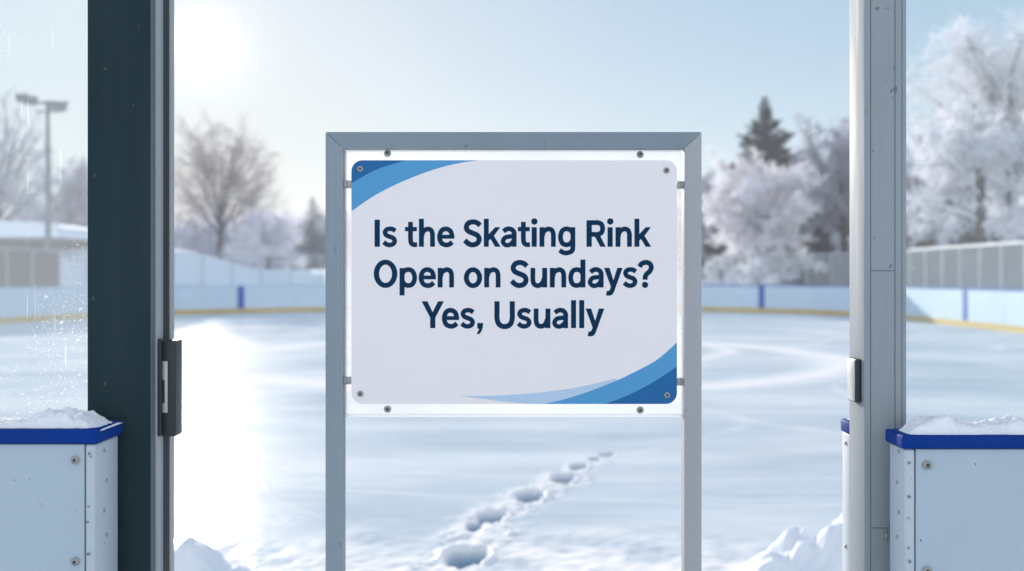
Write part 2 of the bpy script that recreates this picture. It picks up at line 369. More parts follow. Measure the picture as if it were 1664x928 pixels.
def grid_mesh(xs, ys, hf, mat, name, keep=None):
    X, Y = np.meshgrid(xs, ys); Z = hf(X, Y); nx, ny = len(xs), len(ys)
    V = np.stack([X, Y, Z], -1).reshape(-1, 3)
    i = np.arange(nx * ny).reshape(ny, nx); Fc = np.stack([i[:-1, :-1], i[:-1, 1:], i[1:, 1:], i[1:, :-1]], -1).reshape(-1, 4)
    if keep is not None:
        cx = (X[:-1, :-1] + X[1:, 1:]).ravel() / 2; cy = (Y[:-1, :-1] + Y[1:, 1:]).ravel() / 2
        Fc = Fc[keep(cx, cy)]
        used = np.zeros(len(V), bool); used[Fc.ravel()] = True; idx = np.cumsum(used) - 1; V = V[used]; Fc = idx[Fc]
    return mesh(name, V, Fc, mat, smooth=True)
def axis(a, b, fine0, fine1, fs, cs):
    r = [fine0]
    while r[-1] < fine1: r.append(r[-1] + fs)
    s = fs
    while r[-1] < b: s = min(cs, s * 1.25); r.append(r[-1] + s)
    s = fs; l = [fine0]
    while l[-1] > a: s = min(cs, s * 1.25); l.append(l[-1] - s)
    return np.array(l[:0:-1] + r)

# snow ground outside the rink (and under the doorway where the viewer stands)
xs = np.concatenate([np.arange(-400, -60, 20), np.arange(-60, 60, .8), np.arange(60, 401, 20)])
ys = np.concatenate([np.arange(-300, -20, 20), np.arange(-20, 110, .8), np.arange(110, 401, 20)])
g = grid_mesh(xs, ys, lambda x, y: np.where(inside_rink(x, y, .3) & (y > 1.0), -.35, terrain(x, y)), M['snow_far'], 'snow_ground')
tag(g, kind='structure')

# the ice, pressed and crumbled where someone walked
STEPS = [(758, 908, 74, 36), (798, 841, 50, 22), (771, 857, 30, 15), (861, 808, 50, 22), (915, 779, 42, 15), (940, 760, 33, 11), (966, 747, 20, 6), (986, 739, 28, 6)]
def gd(py): return F * EYE / (py - HY)
def ice_height(x, y, want_snow=False):
    pt = np.zeros(x.shape); z = np.zeros(x.shape); s = np.zeros(x.shape)
    near = 1 - sst(4.5, 6.0, y + (vnoise(x * 1.3, y * 1.3, 11) - .5) * 1.3)
    s = np.maximum(s, near * (.35 + .65 * sst(.35, .6, vnoise(x * 4, y * 4, 12))))
    z = z + near * ((vnoise(x * 5, y * 5, 13) - .4) * .035 + (vnoise(x * 16, y * 16, 14) - .5) * .016)
    win = (x > -2.5) & (x < 3) & (y > 3.5) & (y < 10)
    n1 = vnoise(x * 9, y * 9, 21); n2 = vnoise(x * 22, y * 22, 22)
    # trodden track: crumbs each side of the prints
    tx = [-.75] + [(p[0] - 832) / F * gd(p[1]) for p in STEPS if p[2] > 30] + [1.0]; ty = [4.0] + [gd(p[1]) for p in STEPS if p[2] > 30] + [8.2]
    o_ = np.argsort(ty); cxl = np.interp(y, np.array(ty)[o_], np.array(tx)[o_])
    dt = np.abs(x - cxl); wd = .30 - .018 * (y - 4)
    tr = np.where(win, (1 - sst(wd * .35, wd, dt + (n1 - .5) * .22)) * (1 - sst(6.9, 8.2, y)), 0)
    s = np.maximum(s, tr * .9); z = z + tr * ((n2 - .45) * .042 + .004)
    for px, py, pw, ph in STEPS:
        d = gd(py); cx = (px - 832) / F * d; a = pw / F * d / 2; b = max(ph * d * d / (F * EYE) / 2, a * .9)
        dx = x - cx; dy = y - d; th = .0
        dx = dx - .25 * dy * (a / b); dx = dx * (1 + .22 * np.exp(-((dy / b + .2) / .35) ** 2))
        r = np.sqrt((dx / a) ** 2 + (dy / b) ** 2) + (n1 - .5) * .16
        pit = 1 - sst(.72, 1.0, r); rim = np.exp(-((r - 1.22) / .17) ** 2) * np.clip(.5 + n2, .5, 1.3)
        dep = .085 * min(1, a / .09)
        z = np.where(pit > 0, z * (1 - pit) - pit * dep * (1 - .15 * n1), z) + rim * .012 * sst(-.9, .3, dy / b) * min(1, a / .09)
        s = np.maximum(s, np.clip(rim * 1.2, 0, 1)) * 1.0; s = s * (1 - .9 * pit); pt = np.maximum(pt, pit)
    return (s, pt) if want_snow else z
xs = axis(-16, 13.2, -1.75, 2.0, .018, .9); ys = axis(1.9, 41.9, 4.2, 9.2, .022, .8)
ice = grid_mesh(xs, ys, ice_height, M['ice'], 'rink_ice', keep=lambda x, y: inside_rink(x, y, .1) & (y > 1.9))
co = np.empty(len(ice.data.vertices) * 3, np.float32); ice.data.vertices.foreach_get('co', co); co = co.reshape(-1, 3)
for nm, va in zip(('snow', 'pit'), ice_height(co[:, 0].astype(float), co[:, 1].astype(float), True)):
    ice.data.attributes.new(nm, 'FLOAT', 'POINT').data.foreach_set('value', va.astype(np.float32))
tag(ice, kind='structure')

# ------------------------------------------------------------------ rink boards round the ice
STEP = 2.4
secs = walk(OUT, STEP)
def seg_box(mb, a, b, o0, o1, z0, z1):
    """box along a-b, from outward offset o0 to o1"""
    d = (b - a).normalized(); n = Vector((-d.y, d.x, 0))     # outward (walk runs clockwise round the far end)
    q = [a + n * o0, b + n * o0, b + n * o1, a + n * o1]
    mb.extrude_z([(p.x, p.y) for p in q], z0, z1)
def where_text(mid):
    px = 832 + mid.x / mid.y * F
    return px
dividers = {}
for px in (357, 1219, 1580):
    best = min(range(len(secs)), key=lambda i: abs(832 + secs[i].x / secs[i].y * F - px)); dividers[best] = px
def side_words(px, mid):
    if px < 0: return 'left side of the rink, outside the picture edge'
    return None
ORD = ['first', 'second', 'third', 'fourth', 'fifth', 'sixth', 'seventh', 'eighth', 'ninth', 'tenth', 'eleventh', 'twelfth', 'thirteenth', 'fourteenth', 'fifteenth', 'sixteenth', 'seventeenth', 'eighteenth', 'nineteenth', 'twentieth']
cnt = {}
def nth(lab):
    cnt[lab] = cnt.get(lab, 0) + 1; return ORD[min(cnt[lab], 20) - 1] + ' ' + lab
for i in range(len(secs) - 1):
    a, b = secs[i], secs[i + 1]; mid = (a + b) / 2; px = where_text(mid)
    d = (b - a).normalized(); ag = a + d * .006; bg_ = b - d * .006
    root = empty('rink_board', mid)
    if i in dividers:
        lab = {357: 'white board section with a blue stripe left of the sign', 1219: 'white board section with the blue stripe between sign and grey post', 1580: 'sunlit white board section with a blue stripe seen through the right pane'}[dividers[i]]
    elif px < 142: lab = 'shaded board section counted rightward behind the left pane'
    elif px < 285: lab = 'board section counted rightward, hidden by the dark post'
    elif px < 529: lab = 'plain white board section counted rightward between dark post and sign'
    elif px < 1141: lab = 'plain white board section counted rightward behind the sign'
    elif px < 1381: lab = 'plain white board section counted rightward between sign and grey post'
    elif px < 1473: lab = 'board section counted rightward, hidden by the grey post'
    else: lab = 'plain sunlit board section counted rightward through the right pane'
    if i not in dividers: lab = nth(lab)
    tag(root, lab, 'rink board', 'dasher boards round the rink')
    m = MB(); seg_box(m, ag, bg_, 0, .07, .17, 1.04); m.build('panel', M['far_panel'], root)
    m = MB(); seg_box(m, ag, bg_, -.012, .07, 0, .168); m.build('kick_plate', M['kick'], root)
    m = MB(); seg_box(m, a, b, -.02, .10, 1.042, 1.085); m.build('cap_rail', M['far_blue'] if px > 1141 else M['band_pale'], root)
    if i in dividers:
        m = MB(); seg_box(m, a + d * .01, a + d * .27, -.016, .001, .171, 1.04); m.build('blue_stripe', M['far_blue'], root)
# hazy glass barrier standing behind the boards
BO = walk(outline(.16), 1.2)
for i in range(len(BO) - 1):
    a, b = BO[i], BO[i + 1]; mid = (a + b) / 2; px = where_text(mid)
    lab = ('glass barrier section counted rightward behind the left pane' if px < 142 else 'glass barrier section counted rightward, hidden by the dark post' if px < 285 else
           'faint glass barrier section counted rightward between dark post and sign' if px < 529 else 'glass barrier section counted rightward, hidden behind the sign' if px < 1141 else
           'hazy glass barrier section counted rightward between sign and grey post' if px < 1381 else 'glass barrier section counted rightward, hidden by the grey post' if px < 1473 else
           'white railed glass barrier section counted rightward through the right pane')
    root = empty('glass_barrier', (mid.x, mid.y, 0)); tag(root, nth(lab), 'glass barrier', 'glass barriers standing behind the boards')
    d = (b - a).normalized(); h = 2.28
    m = MB(); seg_box(m, a - d * .018, a + d * .018, -.02, .04, 0, h); m.build('post', M['fence_metal'], root)
    m = MB(); seg_box(m, a + d * .026, b - d * .026, -.006, .006, 1.06, h - .05); m.build('pane', M['barrier_pane_dusty'] if px > 1300 else M['barrier_pane'], root)
    m = MB(); seg_box(m, a + d * .0255, b - d * .0255, -.028, .04, h - .045, h + (.03 if px > 1473 else .0)); m.build('top_rail', M['fence_metal'], root)

# ------------------------------------------------------------------ trees
class Twigs:
    def __init__(s): s.v = []; s.f = []; s.n = 0
    def tube(s, pts, rad, k=6):
        pts = np.asarray(pts); m = len(pts); ring = []
        for i in range(m):
            t = pts[min(i + 1, m - 1)] - pts[max(i - 1, 0)]; t = t / (np.linalg.norm(t) + 1e-9)
            u = np.cross(t, [0.13, .31, .94]); u /= np.linalg.norm(u) + 1e-9; w_ = np.cross(t, u)
            a = np.arange(k) * 2 * math.pi / k
            ring.append(pts[i] + rad[i] * (np.cos(a)[:, None] * u + np.sin(a)[:, None] * w_))
        s.v.append(np.concatenate(ring)); f = []
        for i in range(m - 1):
            for j in range(k):
                f.append((s.n + i * k + j, s.n + i * k + (j + 1) % k, s.n + (i + 1) * k + (j + 1) % k, s.n + (i + 1) * k + j))
        s.f.append(np.array(f)); s.n += m * k
    def spikes(s, p, d, ln, wd, g):
        """thin four-sided twig spikes: two crossed tapered blades each"""
        n = len(p); u = np.cross(d, g.normal(size=(n, 3))); u /= np.linalg.norm(u, axis=1)[:, None] + 1e-9; w_ = np.cross(d, u)
        q = p + d * ln[:, None]; W = wd[:, None]
        V = np.stack([p - u * W, p + u * W, q + u * W * .35, q - u * W * .35, p - w_ * W, p + w_ * W, q + w_ * W * .35, q - w_ * W * .35], 1).reshape(-1, 3)
        b = s.n + np.arange(n)[:, None] * 8
        s.v.append(V); s.f.append(np.concatenate([b + np.array([0, 1, 2, 3]), b + np.array([4, 5, 6, 7])])); s.n += 8 * n
    def build(s, name, mat, parent, off=(0, 0, 0)):
        return mesh(name, np.concatenate(s.v) + np.array(off), np.concatenate(s.f), mat, parent)
def unit(v): return v / (np.linalg.norm(v, axis=-1, keepdims=True) + 1e-9)
def bpath(g, p, d, L_, n, up, jit):
    pts = [p.copy()]; d = unit(d)
    for i in range(n):
        d = unit(d + np.array([0, 0, up / n]) + g.normal(size=3) * jit); pts.append(pts[-1] + d * L_ / n)
    return np.array(pts)
def broadleaf(name, loc, H, W, trunk_h, seed, mats, label, group='trees round the rink', r0=.2, nlimb=14, nb=12, nt=16, ns=5, twl=.5, tww=.014, droop=.2, stems=1, lean=0., flat=1.0, nolimb=False, skirt=0.0, sp_len=.16, lr=1.0):
    """limbs end on a domed envelope H high and W wide; every branch carries twigs, every twig frosted spikes"""
    g = np.random.default_rng(seed); root = empty(name, loc); tag(root, label, 'tree', group)
    T = Twigs(); C = Twigs()
    tips = []
    for s_ in range(stems):
        b0 = np.array([(s_ - (stems - 1) / 2) * r0 * 3.2, 0, -.3]); top = b0 + np.array([lean + (s_ - (stems - 1) / 2) * .5, 0, trunk_h + .3 + H * .25])
        n = 7; tp = np.array([b0 + (top - b0) * i / n + g.normal(size=3) * r0 * .25 * (i > 0) for i in range(n + 1)]); T.tube(tp, np.linspace(r0 * 1.25, r0 * .6, n + 1), 9)
        tips.append(tp)
    ga = 2.39996
    tw_p = []; tw_d = []
    for i in range(nlimb):
        tp = tips[i % stems]; t = .55 + .45 * (i / nlimb); k = t * (len(tp) - 1); j = min(int(k), len(tp) - 2); p = tp[j] + (tp[j + 1] - tp[j]) * (k - j)
        el = np.interp(i / (nlimb - 1), [0, 1], [-skirt - .05, 1.25]) + g.normal() * .08; az = i * ga + g.normal() * .25
        # target on the envelope
        cz = trunk_h + (H - trunk_h) * .35
        tgt = np.array([math.cos(az) * math.cos(el) * W / 2, math.sin(az) * math.cos(el) * W / 2, 0]); rz = (H - cz) if el > 0 else (cz - trunk_h * .55)
        tgt[2] = cz + math.sin(el) * rz * flat; tgt[0] += p[0]; d = tgt - p; Ln = np.linalg.norm(d) * (.85 + .2 * g.random())
        lp = bpath(g, p, d + np.array([0, 0, .35 * Ln * (1 if droop < .5 else .6)]), Ln, 7, -droop * 1.2, .09)
        rr = lr * r0 * (.38 + .2 * g.random()); (T if not nolimb else C).tube(lp, np.linspace(rr, rr * .22, 8), 6)
        for q in range(nb):
            t = .22 + .78 * (q + g.random()) / nb; k = t * 7; j = min(int(k), 6); bp = lp[j] + (lp[j + 1] - lp[j]) * (k - j); ld = unit(lp[j + 1] - lp[j])
            bd = unit(ld * .75 + g.normal(size=3) * .62 + np.array([0, 0, .12])); bl = Ln * (.46 - .28 * t) * (.7 + .6 * g.random())
            br = bpath(g, bp, bd, bl, 5, -droop, .16); (T if mats[2] is None else C).tube(br, np.linspace(rr * .28, .012, 6), 4)
            tt = g.random(nt) ** .8; k = tt * 5; jj = np.minimum(k.astype(int), 4); base = br[jj] + (br[jj + 1] - br[jj]) * (k - jj)[:, None]
            dd = unit(unit(br[jj + 1] - br[jj]) * .8 + g.normal(size=(nt, 3)) * .6 + np.array([0, 0, -.1 * droop])); tw_p.append(base); tw_d.append(dd)
    p = np.concatenate(tw_p); d = np.concatenate(tw_d); ln = twl * (.5 + g.random(len(p))); C.spikes(p, d, ln, np.full(len(p), tww), g)
    if ns:
        rp = np.repeat(p, ns, 0); rd = np.repeat(d, ns, 0); rl = np.repeat(ln, ns); q = rp + rd * (rl * (.15 + .85 * g.random(len(rp))))[:, None]
        C.spikes(q, unit(rd * .6 + g.normal(size=q.shape) * .6), sp_len * (.5 + g.random(len(q))), np.full(len(q), tww * .85), g)
    T.build('trunk', mats[0], root); C.build('crown', mats[1], root)
    return root
def spruce(name, loc, H, W, seed, mats, label, group='trees round the rink', base=.06, tiers=22, dens=1.0):
    g = np.random.default_rng(seed); root = empty(name, loc); tag(root, label, 'tree', group); T = Twigs(); C = Twigs()
    T.tube([(0, 0, -.3), (0, 0, H * .5), (0, 0, H * .98)], [H * .018, H * .011, .02], 8); ps = []; ds = []; ls = []
    for i in range(tiers):
        t = i / (tiers - 1); z = H * (base + (1 - base) * t ** .92 * .985); Rr = W / 2 * (1 - t) ** .85 * (1 + .18 * g.normal()) + .12
        nbr = int(5 + 8 * (1 - t))
        for b in range(nbr):
            az = b / nbr * 6.283 + g.random() * .8 + i; L_ = max(.15, Rr * (.72 + .5 * g.random())); d = np.array([math.cos(az), math.sin(az), .28 - .5 * (1 - t) ** .6 + .12 * t])
            bp = bpath(g, np.array([0, 0, z]), d, L_, 5, .35, .05); T.tube(bp, np.linspace(.03, .008, 6), 3)
            n = int(dens * L_ * 46 + 12); tt = g.random(n); k = tt * 5; jj = np.minimum(k.astype(int), 4); q = bp[jj] + (bp[jj + 1] - bp[jj]) * (k - jj)[:, None]
            ax = unit(bp[jj + 1] - bp[jj]); dd = unit(ax * .7 + g.normal(size=(n, 3)) * np.array([.65, .65, .28]) + np.array([0, 0, -.18]))
            ps.append(q); ds.append(dd); ls.append((.18 + .30 * (1 - tt)) * (.4 + .35 * L_) * (.6 + .7 * g.random(n)))
    p = np.concatenate(ps); d = np.concatenate(ds); l = np.concatenate(ls); C.spikes(p, d, l, .035 + .02 * g.random(len(p)), g)
    T.build('trunk', mats[0], root); C.build('crown', mats[1], root); return root
def G(px, d, dz=0.0):
    x = (px - 832) / F * d; return (x, d, float(terrain(x, d)) - .05 + dz)
def Htop(py, px, d): return EYE + (HY - py) / F * d - G(px, d)[2]
def copy_thing(src, loc, rot, scale, label):
    c = src.copy(); col.objects.link(c); c.location = loc; c.rotation_euler = (0, 0, rot); c.scale = (scale[0], scale[0], scale[1]) if isinstance(scale, tuple) else (scale,) * 3; c['label'] = label
    for ch in list(src.children):
        k = ch.copy(); col.objects.link(k); k.parent = c
    return c
FM = (M['bark'], M['frost'], 1); DM = (M['bark_far'], M['frost_dim'], 1)
# bare rounded tree left of the sign
t_bare = broadleaf('bare_tree', G(357, 84), Htop(194, 357, 84), 12.6, 2.0, 4, (M['bark_far'], M['bare_twigs'], None), 'large bare round-crowned tree on the snow bank left of the sign', r0=.24, nlimb=36, nb=13, nt=9, ns=2, twl=.9, tww=.010, droop=.1, lr=.5, sp_len=.4)
t_low = broadleaf('frosted_tree', G(436, 64), Htop(335, 436, 64), 4.6, .6, 9, (M['bark_far'], M['frost'], 1), 'low pinkish frosted tree right of the bare tree', r0=.14, nlimb=16, nb=10, nt=14, ns=5, twl=.45, tww=.018, droop=.6)
# frosted tree in front of the spruce
t_fro = broadleaf('frosted_tree', G(1232, 50), Htop(250, 1232, 50), 4.9, .55, 12, FM, 'bushy white frosted tree in front of the dark spruce', r0=.13, nlimb=26, nb=12, nt=18, ns=6, twl=.42, tww=.019, droop=.5)
t_spr = spruce('spruce_tree', G(1243, 62), Htop(158, 1243, 62), 6.6, 3, (M['bark'], M['needles']), 'tall dark spruce rising behind the white frosted tree', tiers=30, dens=1.2)
t_mass = broadleaf('frosted_tree', G(1372, 56), Htop(190, 1372, 56), 7.0, .8, 21, (M['bark'], M['frost_dim'], 1), 'broad dim frosted tree partly hidden by the grey post', r0=.22, nlimb=24, nb=12, nt=18, ns=6, twl=.5, tww=.02, droop=.4)
# the large frosted trees seen through the right pane
t_big = broadleaf('frosted_tree', G(1650, 47), Htop(22, 1650, 47), 11.5, 5.2, 31, (M['bark'], M['frost'], 1), 'tallest domed frosted tree at the right edge', r0=.32, lr=.55, nlimb=34, nb=15, nt=15, ns=4, twl=.6, tww=.014, droop=.15)
t_front = broadleaf('frosted_tree', G(1618, 35), Htop(178, 1618, 35), 6.6, 3.8, 44, FM, 'low spreading frosted tree with drooping white branches and two dark trunks', r0=.21, lr=.7, nlimb=26, nb=12, nt=14, ns=5, twl=.34, tww=.022, droop=.55, stems=2, skirt=.25, nolimb=True)
# hazy trees seen through the left pane and beyond the left bank
spruce('spruce_tree', G(508, 92), Htop(322, 508, 92), 5.0, 51, (M['bark_far'], M['needles_hazed']), 'small hazy pointed spruce beside the left edge of the sign', tiers=14, dens=.9)
t_h = broadleaf('leafless_tree', G(-10, 62), Htop(140, -10, 62), 8.2, 1.5, 61, DM, 'tall hazy leafless tree at the left edge behind the floodlight mast', r0=.25, nlimb=22, nb=12, nt=14, ns=4, twl=.5, tww=.014, droop=.15)
# more trees as copies, each its own thing
others = [(t_mass, 118, 74, 238, 'hazy leafless tree between floodlight mast and dark post', .9), (t_mass, 195, 78, 290, 'hazy tree hidden behind the dark post', 1.0), (t_mass, 60, 80, 300, 'small hazy tree right behind the floodlight mast', 1.0),
          (t_low, 478, 100, 345, 'faint distant tree left of the small hazy spruce', 1.4), (t_mass, 550, 96, 330, 'distant hazy tree just behind the left leg of the sign', 1.2), (t_fro, 640, 84, 325, 'distant frosted tree hidden by the left part of the sign', 1.2),
          (t_mass, 740, 88, 300, 'distant dim tree hidden by the middle of the sign', 1.2), (t_spr, 850, 90, 290, 'distant spruce hidden by the sign', 1.0), (t_fro, 930, 80, 320, 'distant frosted tree hidden by the right part of the sign', 1.2), (t_mass, 1040, 84, 290, 'distant dim tree hidden by the right part of the sign', 1.2),
          (t_mass, 1140, 78, 262, 'dim frosted tree just right of the sign', .85), (t_mass, 1310, 74, 235, 'dim frosted tree filling the gap right of the spruce', .9), (t_mass, 1470, 62, 230, 'dim frosted tree behind the grey post and the right pane', 1.0), (t_spr, 1560, 66, 250, 'dark spruce standing behind the right frosted trees', 1.2), (t_mass, 1740, 52, 120, 'dim frosted tree beyond the right edge', 1.0)]
base_h = {}
for i, (src, px, d, top, lab, wf) in enumerate(others):
    if src.name not in base_h:
        base_h[src.name] = max(max((v[2] for v in ch.bound_box)) for ch in src.children)
    s = Htop(top, px, d) / base_h[src.name]; copy_thing(src, G(px, d), i * 1.7 + .6, (s * wf, s), lab)
# low dark evergreens behind the right barrier
t_hedge = spruce('evergreen_shrub', G(1500, 46), 3.3, 3.6, 71, (M['bark'], M['needles']), 'low dark evergreen shrub just right of the grey post', 'evergreen shrubs behind the barrier', base=.03, tiers=14, dens=1.6)
t_hedge['category'] = 'shrub'
for i, (px, d, s, lab) in enumerate([(1572, 44, 1.0, 'low dark evergreen shrub left of the two dark trunks'), (1655, 44, 1.05, 'low dark evergreen shrub right of the two dark trunks'), (1410, 50, 1.0, 'low dark evergreen shrub hidden by the grey post'), (1330, 54, .9, 'low dark evergreen shrub left of the grey post'), (1290, 57, .8, 'low dark evergreen shrub right of the white frosted tree'), (1165, 58, .8, 'low dark evergreen shrub at the right leg of the sign'), (1720, 40, 1.1, 'low dark evergreen shrub beyond the right edge')]):
    copy_thing(t_hedge, G(px, d), i * 2.1, s, lab)
# far-off wood closing the view
g_ = np.random.default_rng(5); W_ = Twigs()
n = 60000; az = g_.uniform(-1.15, 1.15, n); rr = g_.uniform(115, 150, n); x = rr * np.sin(az); y = rr * np.cos(az)
hh = 4.5 + 3.0 * vnoise(x * .09 + 50, y * .0 + 3, 8, 4, .6); z = terrain(x, y) + hh * g_.random(n) ** .8
W_.spikes(np.stack([x, y, z - .6], 1), unit(g_.normal(size=(n, 3)) * .45 + np.array([0, 0, 1.0])), .9 + 1.2 * g_.random(n), .10 + .10 * g_.random(n), g_)
wd = W_.build('distant_wood', M['frost_dim'], None); tag(wd, 'far-off hazy wood along the horizon', 'wood', kind='stuff')

# ------------------------------------------------------------------ floodlight mast and pavilion behind the left pane
d = 46; b = G(78, d); mast = empty('floodlight_mast', b); tag(mast, 'slim floodlight mast with four lamps behind the left pane', 'floodlight mast')
zt = P(78, 168, d).z; MB().tube((b[0], b[1], b[2] - .2), (b[0], b[1], zt + .12), .16, .09, 12).build('pole', M['mast'], mast, True)
MB().box(b[0] - 1.15, b[0] + .95, d - .05, d + .05, zt - .02, zt + .08).box(b[0] - .55, b[0] + .55, d - .04, d + .04, zt - .42, zt - .34).build('crossbar', M['mast'], mast)
for px, py, ww in ((38, 158, .55), (53, 162, .5), (84, 170, .45), (101, 173, .45)):
    c = P(px, py, d - .25); mb = MB(); bb = bmesh.new(); bmesh.ops.create_cube(bb, size=1)
    for v in bb.verts:
        k = 1.0 if v.co.y < 0 else .6; v.co = Vector((v.co.x * ww * k * 1.05, v.co.y * .4, v.co.z * .42 * k))
    bmesh.ops.bevel(bb, geom=bb.edges[:], offset=.03, segments=2, affect='EDGES')
    mb.join(bb, Matrix.Translation(c) @ Matrix.Rotation(R(25), 4, 'X')); fl = mb.build('floodlight', M['mast'], mast)
    MB().tube((c.x, d - .1, zt + .03), (c.x, c.y, c.z), .04, .04, 8).build('bracket', M['mast'], fl)
d = 52; pv = empty('pavilion', P(20, 455, d)); tag(pv, 'low pavilion with a thick snow covered roof behind the left pane', 'building')
x0, x1 = P(-110, 400, d).x, P(96, 400, d).x; zr = P(0, 392, d).z
MB().box(x0 + .3, x1 - .45, d, d + 5, -.2, zr).build('wall', M['wall_dark'], pv)
MB().box(x0, x1 + .2, d - .6, d + 5.6, zr + .003, zr + .18, .03).build('roof', M['mast'], pv)
prof = [(x0 - .05, zr + .184), (x1 + .25, zr + .184), (x1 + .2, zr + .45), (x1 - .2, zr + .78), (x1 - .9, zr + .98), (x0 + 1, zr + 1.12), (x0, zr + .9)]
MB().prism(prof, d - .65, d + 5.6).build('roof_snow', M['snow_far'], pv)
for k in range(3):
    xx = x0 + 1.2 + k * 1.8; wn = MB().box(xx, xx + 1.1, d - .03, d - .002, .9, zr - .5).build('window', M['rubber'], pv)

# ------------------------------------------------------------------ near boards either side of the doorway
def bolt(mb, c, r): return mb
def bolt_part(name, c, r, parent, th=.006):
    o = MB().disc(Vector(c) - Vector((0, th / 2, 0)), r, th, bev=r * .25).build(name, M['steel'], parent, True)
    MB().disc(Vector(c) - Vector((0, th + .0006, 0)), r * .42, .001, seg=6).build('socket', M['steel_dark'], o)
    return o
def X(px, d): return (px - 832) / F * d
def snow_on(xa, xb, ya, yb, z, prof, name, label, seed, res=.0028):
    """snow heap: a height field on the cap, tapering to nothing at its edge"""
    xs = np.arange(xa, xb, res); ys = np.arange(ya, yb, res * 1.3); Xg, Yg = np.meshgrid(xs, ys)
    ya0 = ya; t = (Yg - ya) / (ys[-1] - ya); edge = np.clip(np.minimum(t, 1 - t) * 5 + (vnoise(Xg * 60, Yg * 60, seed) - .5) * .9, 0, 1) ** .6
    edge = edge * np.clip(np.minimum(t, 1 - t) * 14, 0, 1) ** .5; ex = np.clip(np.minimum(Xg - xa, xb - Xg) * 25, 0, 1) ** .6
    h = np.interp(Xg, [p[0] for p in prof], [p[1] for p in prof])
    h = .8 * h * (.4 + 1.1 * vnoise(Xg * 30, Yg * 30, seed + 1, 4, .6)) + .0065 * (vnoise(Xg * 150, Yg * 150, seed + 2, 3) - .4)
    Z = z + np.maximum(h, .0) * edge * ex - .002 * (1 - edge * ex) * 2
    nx, ny = len(xs), len(ys); V = np.stack([Xg, Yg, Z], -1).reshape(-1, 3)
    i = np.arange(nx * ny).reshape(ny, nx); Fc = np.stack([i[:-1, :-1], i[:-1, 1:], i[1:, 1:], i[1:, :-1]], -1).reshape(-1, 4)
    root_x = (xa + xb) / 2; V = V - np.array([root_x, (ya + yb) / 2, z]); o = mesh(name, V, Fc, M['snow'], smooth=True); o.location = (root_x, (ya + yb) / 2, z)
    tag(o, label, 'snow', 'snow lying on the board caps'); return o
def near_board(side):
    s = -1 if side == 'l' else 1
    d0 = 1.82
    if s < 0: xc, th, zc, zb, xs_, far = X(155, d0), .107, P(0, 697, d0).z, P(0, 721, d0).z, X(138, d0), X(-620, d0)
    else: xc, th, zc, zb, xs_, far = X(1470, d0), .075, P(0, 707, d0).z, P(0, 729, d0).z, X(1487.5, d0), X(2300, d0)
    root = empty('near_board', ((xc + far) / 2, d0 + th / 2, 0))
    tag(root, 'white board with a blue cap left of the doorway, beside the dark post' if s < 0 else 'white board with a blue cap right of the doorway, in front of the grey post', 'rink board')
    ov = .006; lo, hi = sorted((xc - s * ov, far))
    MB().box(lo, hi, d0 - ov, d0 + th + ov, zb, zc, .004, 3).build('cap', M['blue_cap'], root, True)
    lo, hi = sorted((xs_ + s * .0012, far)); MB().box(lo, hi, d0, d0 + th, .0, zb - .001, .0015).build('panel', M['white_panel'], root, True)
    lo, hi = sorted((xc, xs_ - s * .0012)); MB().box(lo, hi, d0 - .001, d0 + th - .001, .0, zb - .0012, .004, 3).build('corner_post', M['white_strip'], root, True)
    bx, ys_ = (123, (747, 912)) if s < 0 else (1505.5, (755, 927))
    for y in ys_: bolt_part('bolt', P(bx, y, d0 - .0005), .0072 if s < 0 else .008, root)
    strip = ((145.5, 737, .0025), (144, 823, .0018), (142.5, 848, .002), (144, 900, .003), (148, 742, .0015)) if s < 0 else ((1477, 752, .0025), (1477, 807, .003), (1476, 890, .002), (1478, 912, .003), (1476, 842, .0015))
    for px, py, r in strip: bolt_part('rivet', P(px, py, d0 - .0015), r, root, .0025)
    # small screws on the end face
    for k, yy in enumerate((738, 790, 838, 880)):
        c = Vector((xc - s * .0005, d0 + th * (.35 + .1 * (k % 2)), P(0, yy, d0).z)); MB().disc(c, .0035, .003, 'X', 16).build('screw', M['steel'], root, True)
    if s < 0: snow_on(X(-600, d0), X(166, d0) - .002, d0 + .004, d0 + th, zc, [(X(-600, d0), .012), (X(-450, d0), .03), (X(-300, d0), .014), (X(-180, d0), .028), (X(-60, d0), .010), (X(0, d0), .010), (X(30, d0), .017), (X(62, d0), .032), (X(95, d0), .034), (X(120, d0), .030), (X(134, d0), .022), (X(143, d0), .006), (X(166, d0), .003)], 'cap_snow', 'lumpy snow heaped on the left blue board cap', 3)
    else: snow_on(X(1472, d0) + .004, X(2285, d0), d0 + .002, d0 + th - .001, zc, [(X(1472, d0), .006), (X(1490, d0), .024), (X(1540, d0), .034), (X(1580, d0), .022), (X(1600, d0), .016), (X(1640, d0), .028), (X(1680, d0), .03), (X(1760, d0), .02), (X(1900, d0), .03), (X(2050, d0), .015), (X(2180, d0), .03), (X(2285, d0), .01)], 'cap_snow', 'lumpy snow heaped on the right blue board cap', 13)
near_board('l'); near_board('r')

